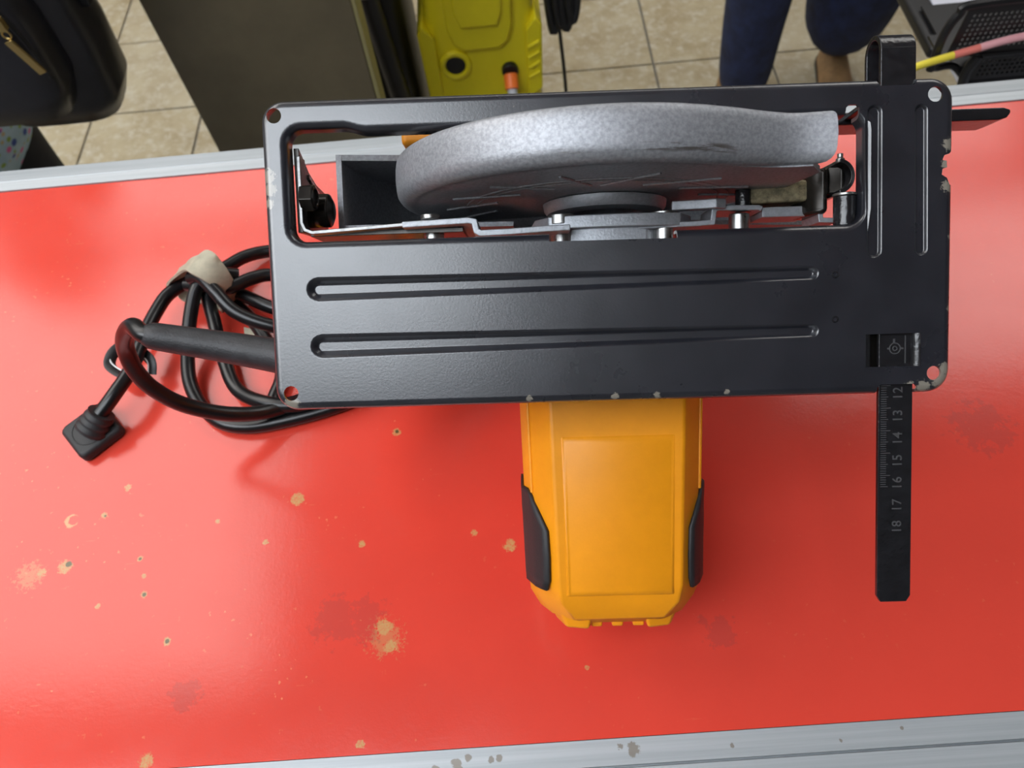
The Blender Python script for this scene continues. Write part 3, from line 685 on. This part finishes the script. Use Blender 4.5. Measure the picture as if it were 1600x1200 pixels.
# plug: soft square back plate with ribbed neck
pl = thing('plug', None, None, parent=pc)
PLC = Vector((-.3205, .2535, CT)); Mz = Matrix.Rotation(R(-48), 4, 'Z')
tilt = Matrix.Translation(PLC) @ Mz
def pp(g, name, m, **k):
    g.v = [tuple(tilt @ Vector(p)) for p in g.v]; return wp(g, name, m, pl, **k)
def sq(h, z, r, dx=0, sx=1.): return [(x*sx+dx, y, z) for x, y in rrect(-h, -h, h, h, r, 5)]
pp(G().loft([sq(.0150, .0, .004), sq(.0168, .0018, .0045), sq(.0168, .0075, .0045), sq(.0152, .0098, .004), sq(.0140, .0100, .004)]), 'plug_face', RUBBER, ang=50)
pp(G().ring((0, 0, .0098), 'z', .0128, .0007, 24, 6), 'face_rim', RUBBER)
q = [Vector((-.3180, .2505, .9552)).lerp(Vector((-.3075, .2600, .9640)), i/14) for i in range(15)]
wp(G().tube(q, [.0112-.0028*(i/14)+(.0010 if (i//2) % 2 else 0) for i in range(15)], 18), 'ribbed_neck', RUBBER, pl, ang=60)
# wire tie round the cord above the plug: black strip with white edges
tie = thing('cable_tie', None, None, parent=pc); label(tie, 'black and white tie twisted round the cord')
q = smoothpath([(-.3020, .3250, .957), (-.3125, .3160, .959), (-.3155, .3050, .957), (-.3060, .2960, .957), (-.2985, .2935, .956)], 5)
wp(G().tube(q, .0042, 8, flat=.35), 'tie_loop', BLACKP, tie); wp(G().tube([p+Vector((.0005, .003, .0014)) for p in q], .0006, 6), 'tie_edge', CLIPW, tie)
q = smoothpath([(-.2890, .3100, .962), (-.2810, .3020, .961), (-.2815, .2940, .956)], 5)
wp(G().tube(q, .0046, 8, flat=.4), 'tie_end', BLACKP, tie); wp(G().tube([p+Vector((-.002, -.001, .0016)) for p in q], .0005, 6), 'tie_edge', CLIPW, tie)
q = smoothpath([(-.3060, .3185, .952), (-.3000, .3270, .955), (-.2960, .3320, .952)], 4)
wp(G().tube(q, .0024, 7, flat=.4), 'tie_end', CLIPW, tie)

# ------------------------------------------------------------------ behind the counter
cb = thing('partition_board', 'dark brown glossy board standing behind the red counter', 'board', (-.355, 1.02, 0))
G().span((-.148, -.02, .03), (.143, .02, 1.16)).build('panel', BROWN, cb, bev=.003)
G().span((.143, -.021, .03), (.149, .021, 1.16)).build('edge_strip', EDGE, cb, bev=.001)
for x in (-.11, .11): G().span((x-.02, -.10, .006), (x+.02, .10, .03)).build('foot', BLACKP, cb, bev=.003)

bm_ = thing('black_appliance', 'black upright appliance between the brown board and yellow washer', 'appliance', (-.288, 1.32, 0))
G().sell((.0, .06, .42), (.105, .12, .412), .25).build('body', BLACKP, bm_)
G().tube([(.085, -.10, .03), (.078, -.092, .40), (.050, -.082, .72), (.046, -.08, .80)], [.022, .021, .018, .016], 16).build('lance_tube', DGREY, bm_)
G().box((.052, -.103, .66), (.018, .004, .008)).build('badge', CHROME, bm_, bev=.001)
G().cyl((-.09, .06, .052), (-.105, .06, .052), .046, 24).build('wheel', BLACKP, bm_, bev=.004)

WX, WY = -.045, 1.25
wa = thing('pressure_washer', 'yellow upright pressure washer with round black knob hole', 'pressure washer', (WX, WY, 0))
def wsec(hw, y0, y1, z, r=.03): return [(x, y, z) for x, y in rrect(-hw, y0, hw, y1, r, 5)]
G().loft([wsec(.108, .005, .20, .05), wsec(.113, .0, .20, .30), wsec(.113, .0, .20, .43), wsec(.109, .0, .20, .50), wsec(.101, .004, .19, .58), wsec(.096, .008, .18, .66), wsec(.088, .016, .17, .74), wsec(.06, .06, .15, .78)]).build('body', YELLOW, wa, ang=50)
G().loft([wsec(.112, -.012, .21, .009), wsec(.116, -.015, .21, .03), wsec(.112, -.012, .21, .06)]).build('base', BLACKP, wa, ang=50)
bon = [(-.064, .755), (-.060, .565), (-.052, .536), (-.034, .520), (.034, .520), (.052, .536), (.060, .565), (.064, .755)]
o = G().prism(bon, 'y', -.010, .06).build('bonnet', YELLOW, wa, bev=.005, seg=3)
bon2 = [(-.046, .74), (-.044, .600), (-.034, .572), (.034, .572), (.044, .600), (.046, .74)]
o = G().prism(bon2, 'y', -.018, .06).build('bonnet_panel', YELLOW, wa, bev=.005, seg=3)
g = G().cyl((-.053, .02, .489), (-.053, -.004, .489), .027, 28); g.ring((-.053, -.003, .489), 'y', .025, .006, 28, 8); g.build('knob_ring', YELLOW, wa)
G().cyl((-.053, .02, .489), (-.053, -.0052, .489), .0195, 24).build('switch_knob', BLACKP, wa, bev=.002)
G().cyl((.051, .02, .470), (.051, -.010, .467), .016, 20).build('outlet', BLACKP, wa, bev=.002)
G().tube([(.051, -.008, .462), (.052, -.030, .443)], [.0135, .0135], 16).build('hose_connector', ORHOSE, wa, bev=.002)
G().tube(smoothpath([(.052, -.029, .444), (.053, -.06, .41), (.054, -.085, .33), (.06, -.085, .15), (.10, -.07, .022), (.18, -.03, .018)], 6), .0095, 12).build('hose', GREYP, wa)
G().prism([(.085, .40), (.114, .42), (.116, .56), (.104, .575), (.085, .55)], 'y', -.006, .12).build('side_ear', YELLOW, wa, bev=.004)
G().prism([(-.085, .40), (-.114, .42), (-.116, .56), (-.106, .575), (-.085, .55)], 'y', -.006, .12).build('side_ear', YELLOW, wa, bev=.004)
for k in range(4):
    z = .455+.022*k; G().box((.099, -.007, z), (.026, .006, .006), Matrix.Rotation(R(-28), 3, 'Y')).build('cooling_rib', YELLOW, wa, bev=.0015)
g = G()
for sx in (-1, 1): g.tube([(sx*.085, .17, .70), (sx*.085, .20, .88)], [.010, .010], 10)
g.tube(smoothpath([(-.085, .20, .87), (-.07, .205, .905), (.07, .205, .905), (.085, .20, .87)], 6), .012, 10).build('carry_handle', BLACKP, wa)
for sx in (-1, 1): G().cyl((sx*.095, .16, .075), (sx*.117, .16, .075), .068, 28).build('wheel', BLACKP, wa, bev=.006)
for k, (dx, dz) in enumerate(((0, 0), (.012, .012), (.024, .004), (.034, .02))):
    G().tube(smoothpath([(.122+dx, .05, .74), (.126+dx, .03, .62+dz), (.138+dx, .02, .525+dz), (.150+dx, .03, .58), (.146+dx, .05, .74)], 6), .0075, 10).build('cable_loop', BLACKP, wa)
G().box((.137, .05, .735), (.06, .03, .03)).build('cable_hook', BLACKP, wa, bev=.005)
G().tube(smoothpath([(.150, .02, .53), (.160, .01, .42), (.170, .0, .25), (.20, -.01, .05), (.26, -.02, .012)], 6), .0035, 8).build('mains_lead', BLACKP, wa)

# ------------------------------------------------------------------ people
def skin(name, verts, edges, m, parent, root=0, sub=2):
    bm = bmesh.new(); ly = bm.verts.layers.skin.verify(); vs = []
    for i, (p, r) in enumerate(verts):
        v = bm.verts.new(p); v[ly].radius = (r, r) if not isinstance(r, tuple) else r; v[ly].use_root = (i == root); vs.append(v)
    for a, b in edges: bm.edges.new((vs[a], vs[b]))
    me = bpy.data.meshes.new(name); bm.to_mesh(me); bm.free(); me.materials.append(m)
    o = bpy.data.objects.new(name, me); col.objects.link(o); o.parent = parent
    k = o.modifiers.new('skin', 'SKIN'); k.use_smooth_shade = True
    k = o.modifiers.new('sub', 'SUBSURF'); k.levels = sub; k.render_levels = sub
    return o
def hand(side, wrist, d):
    """chain vertices of a relaxed hand rooted at the wrist"""
    w = Vector(wrist); out = [(tuple(w), .026)]; ed = []
    palm = w+Vector((0, -.01, -.06)); out.append((tuple(palm), (.040, .018))); ed.append((0, 1))
    for k in range(4):
        b = palm+Vector((0, (k-1.5)*.02, -.03)); L = (.06, .075, .07, .055)[k]
        out += [(tuple(b), .0095), (tuple(b+Vector((-side*.006, 0, -L*.55))), .009), (tuple(b+Vector((-side*.022, 0, -L))), .0075)]
        i = len(out)-3; ed += [(1, i), (i, i+1), (i+1, i+2)]
    b = w+Vector((-side*.012, -.035, -.045)); out += [(tuple(b), .0105), (tuple(b+Vector((-side*.012, -.018, -.032))), .0095)]
    i = len(out)-2; ed += [(0, i), (i, i+1)]
    return out, ed
def head(parent, z, hair_len):
    hd = G().sell((0, 0, z), (.076, .095, .115), .9, 24, 16); hd.sell((0, -.098, z-.012), (.014, .02, .022), .9, 10, 8)
    for s in (-1, 1): hd.sell((s*.078, .01, z-.005), (.012, .022, .032), .9, 10, 8)
    h = hd.build('head', SKIN, parent, ang=80)
    for s in (-1, 1):
        G().sell((s*.031, -.084, z+.008), (.012, .010, .008), .9, 12, 8).build('eye', CLIPW, h, ang=80)
    G().sell((0, -.088, z-.052), (.024, .010, .007), .9, 12, 8).build('mouth', mat('lip', (.35, .12, .10), .5), h, ang=80)
    G().sell((0, .018, z+.03), (.086, .098, .105), .8, 24, 16).sell((0, .05, z-.03-hair_len/2), (.075, .055, .09+hair_len/2), .8, 20, 12).build('hair', HAIR, h, ang=80)
    return h

# shopper in jeans
pj = thing('person', 'person in dark blue jeans and tan shoes standing behind the counter', 'person', (.74, 1.64, 0))
hipz = .90
leg1 = [(-.125, -.03, .05), (-.145, -.05, .28), (-.155, -.07, .50), (-.13, -.06, .72)]
leg2 = [(.155, .085, .085), (.130, .065, .19), (.125, .03, .36), (.12, .0, .55), (.11, -.01, .74)]
V = [((0, 0, hipz), (.165, .12)), ((0, .01, hipz+.09), (.155, .11))]
V += [(p, r) for p, r in zip(leg1, (.066, .076, .086, .096))]+[(p, r) for p, r in zip(leg2, (.056, .122, .125, .115, .105))]
E_ = [(0, 1), (5, 0), (4, 5), (3, 4), (2, 3), (10, 0), (9, 10), (8, 9), (7, 8), (6, 7)]
skin('jeans', V, E_, DENIM, pj)
hv, he = hand(1, (.285, -.03, .86), 0); hv2, he2 = hand(-1, (-.285, -.03, .86), 0)
B = [((0, 0, .98), (.13, .10)), ((0, .0, 1.16), (.15, .105)), ((0, .01, 1.34), (.165, .10)), ((0, .01, 1.45), .06), ((0, -.01, 1.54), .052),
     ((.17, .01, 1.38), .056), ((.245, .02, 1.12), .043), ((-.17, .01, 1.38), .056), ((-.245, .02, 1.12), .043)]
EB = [(0, 1), (1, 2), (2, 3), (3, 4), (2, 5), (5, 6), (2, 7), (7, 8)]
n0 = len(B); B += hv; EB += [(6, n0)]+[(a+n0, b+n0) for a, b in he]; n1 = len(B); B += hv2; EB += [(8, n1)]+[(a+n1, b+n1) for a, b in he2]
skin('body', B, EB, SKIN, pj)
skin('shirt', [((0, 0, .96), (.165, .125)), ((0, 0, 1.16), (.175, .125)), ((0, .01, 1.34), (.185, .12)), ((0, .01, 1.44), .078), ((.18, .01, 1.38), .074), ((.235, .02, 1.16), .062), ((-.18, .01, 1.38), .074), ((-.235, .02, 1.16), .062)], [(0, 1), (1, 2), (2, 3), (2, 4), (4, 5), (2, 6), (6, 7)], DENIM2, pj)
head(pj, 1.64, 0)
def shoe(x, y, rz, parent):
    rings = []
    for yy, hw, h in ((.075, .030, .062), (.05, .038, .075), (.0, .040, .070), (-.06, .044, .055), (-.12, .046, .042), (-.165, .036, .034), (-.185, .018, .026)):
        rings.append([(hw*math.cos(t), yy, .014+max(0, math.sin(t))*h+min(0, math.sin(t))*.004) for t in [2*PI*i/14 for i in range(14)]])
    o = G().loft(rings).build('shoe', SHOE, parent, ang=60); o.location = (x, y, .0); o.rotation_euler = (0, 0, rz)
    s = G().loft([[(1.08*math.cos(t)*hw, yy, z) for t in (0, PI)] for yy, hw, z in ()] or [[(x_*1.0, y_, z) for x_, y_ in stadium(0, .045, .040, 0, -.135, .047)] for z in (.0065, .018)]).build('sole', BLACKP, o)
shoe(-.125, -.0, .1, pj); shoe(.155, .07, -.15, pj)

# person with floral top and black trousers at the left
pf = thing('person', 'person in a pale blue floral top and black trousers at the left', 'person', (-.955, 1.02, 0))
V = [((0, 0, .88), (.15, .11)), ((0, .01, .97), (.145, .105))]
V += [((.075, .0, .70), .092), ((.070, .005, .48), .078), ((.075, .01, .25), .070), ((.078, .012, .10), .060)]
V += [((-.085, .0, .70), .092), ((-.085, .005, .48), .078), ((-.09, .01, .25), .070), ((-.09, .012, .10), .060)]
skin('trousers', V, [(0, 1), (2, 0), (3, 2), (4, 3), (5, 4), (6, 0), (7, 6), (8, 7), (9, 8)], BLACKC, pf)
rings = []
for z, hx, hy, cx in ((.49, .03, .09, .0), (.52, .08, .12, .0), (.56, .125, .135, .0), (.62, .168, .14, .0), (.68, .188, .145, .0), (.80, .20, .145, .0), (.92, .195, .14, .0), (1.06, .18, .13, 0), (1.22, .185, .125, 0), (1.34, .175, .105, 0), (1.40, .10, .07, 0)):
    rings.append([(cx+hx*math.cos(t)*(1+.012*math.sin(7*t)), -.02+hy*math.sin(t)*(1+.012*math.sin(5*t)), z) for t in [2*PI*i/40 for i in range(40)]])
G().loft(rings).build('floral_top', FLORAL, pf, ang=80)
hv, he = hand(1, (.285, -.125, 1.34), 0); hv2, he2 = hand(-1, (-.27, -.03, .86), 0)
B = [((0, 0, 1.0), (.12, .09)), ((0, .0, 1.16), (.14, .095)), ((0, .01, 1.33), (.155, .085)), ((0, .01, 1.43), .052), ((0, -.01, 1.50), .048),
     ((.16, .01, 1.34), .050), ((.27, .02, 1.16), .040), ((-.16, .01, 1.34), .050), ((-.235, .02, 1.10), .040)]
n0 = len(B); EB = [(0, 1), (1, 2), (2, 3), (3, 4), (2, 5), (5, 6), (2, 7), (7, 8)]
B += hv; EB += [(6, n0)]+[(a+n0, b+n0) for a, b in he]; n1 = len(B); B += hv2; EB += [(8, n1)]+[(a+n1, b+n1) for a, b in he2]
skin('body', B, EB, SKIN, pf)
head(pf, 1.60, .18)
shoe(.078, -.01, .1, pf); shoe(-.09, -.01, -.1, pf)

# black leather bag hanging from the shoulder
bg = thing('leather_bag', 'black leather bag with brass zip pull hanging beside the floral top', 'bag', (-.632, .855, .74))
def bagring(hx, hy, z, cx=0, cy=0, e=.55):
    def spw(x): return math.copysign(abs(x)**e, x)
    return [(cx+hx*spw(math.cos(t)), cy+hy*spw(math.sin(t)), z) for t in [2*PI*i/32 for i in range(32)]]
MZ, PZ = .0, .055
G().loft([bagring(hx, hy, z+MZ, .02, .035) for hx, hy, z in ((.04, .025, 0), (.075, .045, .010), (.094, .056, .045), (.101, .060, .12), (.101, .060, .22), (.095, .055, .31), (.075, .042, .37), (.04, .025, .39))]).build('main_body', LEATHER, bg, ang=80)
G().loft([bagring(hx, hy, z+PZ, .0, -.042) for hx, hy, z in ((.045, .018, 0), (.078, .034, .012), (.094, .042, .05), (.098, .043, .12), (.092, .040, .19), (.072, .028, .235), (.04, .015, .245))]).build('front_pocket', LEATHER, bg, ang=80)
G().tube(smoothpath([(-.075, -.072, 0.270), (.0, -.074, 0.277), (.06, -.076, 0.255), (.088, -.074, 0.195), (.090, -.070, 0.125)], 6), .0030, 8).build('zip', BLACKP, bg)
zp = thing('zip_pull', None, None, parent=bg)
G().box((.086, -.086, 0.205), (.010, .008, .014)).ring((.087, -.089, 0.194), 'y', .0045, .0013, 14, 6).build('slider', BRASS, zp, bev=.001)
G().box((.092, -.091, 0.167), (.010, .004, .045), Matrix.Rotation(R(-18), 3, 'Y')).build('tab', BRASS, zp, bev=.0012)
G().tube(smoothpath([(-.05, .035, .375), (-.046, .035, .44), (-.04, .035, .49), (-.02, .035, .505), (.01, .035, .48), (.05, .035, .375)], 8), .011, 10, flat=.35).build('carry_strap', LEATHER, bg)
G().box((.124, .03, 0.160), (.012, .012, .022)).build('side_buckle', BLACKP, bg, bev=.002)

# ------------------------------------------------------------------ mesh tray on the grey stand at the right
st = thing('display_stand', 'pale grey display stand with black edge right of the shoppers', 'stand', (.82, 1.0, 0))
G().span((.16, -.08, .03), (.34, .12, .77)).build('pedestal', GREYST, st, bev=.003)
G().span((.06, -.20, .006), (.44, .24, .03)).build('foot_plate', BLACKP, st, bev=.003)
G().span((-.300, -.225, .782), (-.268, .25, .7995)).build('black_edge', BLACKP, st, bev=.006)
G().span((-.268, -.318, .77), (.44, .25, .7985)).build('top', GREYST, st, bev=.002)

def perforated(x0, x1, z0, z1, y, th, pitch, m, name, parent, border=.004, rad=0.0):
    """sheet with real round holes: every cell is a square frame round an octagonal hole"""
    g = G(); nx = int((x1-x0-2*border)/pitch); nz = int((z1-z0-2*border)/pitch); r = pitch*.31
    ox = x0+(x1-x0-nx*pitch)/2; oz = z0+(z1-z0-nz*pitch)/2
    for i in range(nx):
        for j in range(nz):
            cx, cz = ox+(i+.5)*pitch, oz+(j+.5)*pitch; h = pitch/2
            sqp = [(h, 0), (h, h), (0, h), (-h, h), (-h, 0), (-h, -h), (0, -h), (h, -h)]
            vs = [(cx+a, y, cz+b) for a, b in sqp]+[(cx+r*math.cos(k*PI/4), y, cz+r*math.sin(k*PI/4)) for k in range(8)]
            g.add(vs, [(k, (k+1) % 8, (k+1) % 8+8, k+8) for k in range(8)])
    # solid border
    for a, b in (((x0, z0), (x1, oz)), ((x0, oz+nz*pitch), (x1, z1)), ((x0, oz), (ox, oz+nz*pitch)), ((ox+nx*pitch, oz), (x1, oz+nz*pitch))):
        g.add([(a[0], y, a[1]), (b[0], y, a[1]), (b[0], y, b[1]), (a[0], y, b[1])], [(0, 1, 2, 3)])
    o = g.build(name, m, parent, smooth=False, fix=False)
    s = o.modifiers.new('s', 'SOLIDIFY'); s.thickness = th; s.offset = 0
    return o
mt = thing('mesh_tray', 'black perforated metal two-tier tray on the grey stand', 'tray', (.64, .76, .80))
perforated(-.110, .16, .010, .042, -.06, .0012, .0056, MESHB, 'lower_front_mesh', mt)
perforated(-.150, .16, .046, .104, -.06, .0012, .0056, MESHB, 'upper_front_mesh', mt)
def hoop(pts, r, name): return G().tube(smoothpath(pts, 6), r, 8).build(name, MESHB, mt)
hoop([(-.160, -.06, .030), (-.164, -.06, .075), (-.158, -.06, .098), (-.142, -.06, .108), (.0, -.06, .110), (.16, -.06, .110)], .0048, 'upper_rim')
hoop([(-.160, -.06, .034), (-.150, -.055, .028), (-.128, -.05, .024), (-.11, -.058, .010)], .0042, 'left_bracket')
hoop([(-.110, -.06, .006), (.16, -.06, .006)], .004, 'lower_rim')
hoop([(-.110, -.06, .044), (.16, -.06, .044)], .0035, 'middle_rim')
hoop([(-.112, -.06, .004), (-.116, -.06, .024), (-.112, -.06, .044)], .006, 'corner_post')
G().span((-.110, -.06, .002), (.16, .09, .005)).build('tray_floor', MESHB, mt, smooth=False)
G().span((-.155, -.058, .042), (.16, -.020, .045)).build('upper_floor', MESHB, mt, smooth=False)
G().span((.155, -.06, .002), (.16, .09, .11)).build('end_panel', MESHB, mt, smooth=False)
for k, (x, s) in enumerate(((-.080, .018), (-.040, .020), (.0, .019), (.045, .021), (.095, .020))):
    g = G(); rings = []
    for j in range(9):
        u = -1+2*j/8; w = (1-abs(u)**3)*.9+.1
        rings.append([(s*1.1*u, .022*w*math.cos(t)*(1+.12*math.sin(5*t+j)), .017*w*math.sin(t)*(1+.15*math.sin(4*t+2*j+k))) for t in [2*PI*i/18 for i in range(18)]])
    o = g.loft(rings).build('wrapped_packet', PACK, ang=80)
    tag(o, ('white plastic-wrapped packet at the left end of the black mesh tray', 'second white plastic-wrapped packet from the left in the mesh tray', 'third white plastic-wrapped packet from the left in the mesh tray', 'fourth white plastic-wrapped packet from the left in the mesh tray', 'white plastic-wrapped packet at the right end of the black mesh tray')[k], 'packet', 'packets in the mesh tray')
    o.location = (.64+x+.0, .735, .8245+.0005); o.rotation_euler = (.3*(-1)**k, 0, .2*(-1)**k+PI/2)
rod = thing('plastic_rod', 'thin yellow and pink plastic rod lying across the mesh tray', 'rod', (.50, .70, .86))
q = smoothpath([(-.075, -.012, -.028), (-.045, -.012, -.014), (.004, -.011, -.001), (.06, -.010, .011), (.16, -.009, .018)], 8)
G().tube(q[:4], .0040, 10).build('tip', PINK, rod); G().tube(q[3:15], .0042, 10).build('yellow_section', YEL2, rod); G().tube(q[14:19], .0042, 10).build('coral_section', CORAL, rod); G().tube(q[18:], .0042, 10).build('pink_section', PINK, rod)
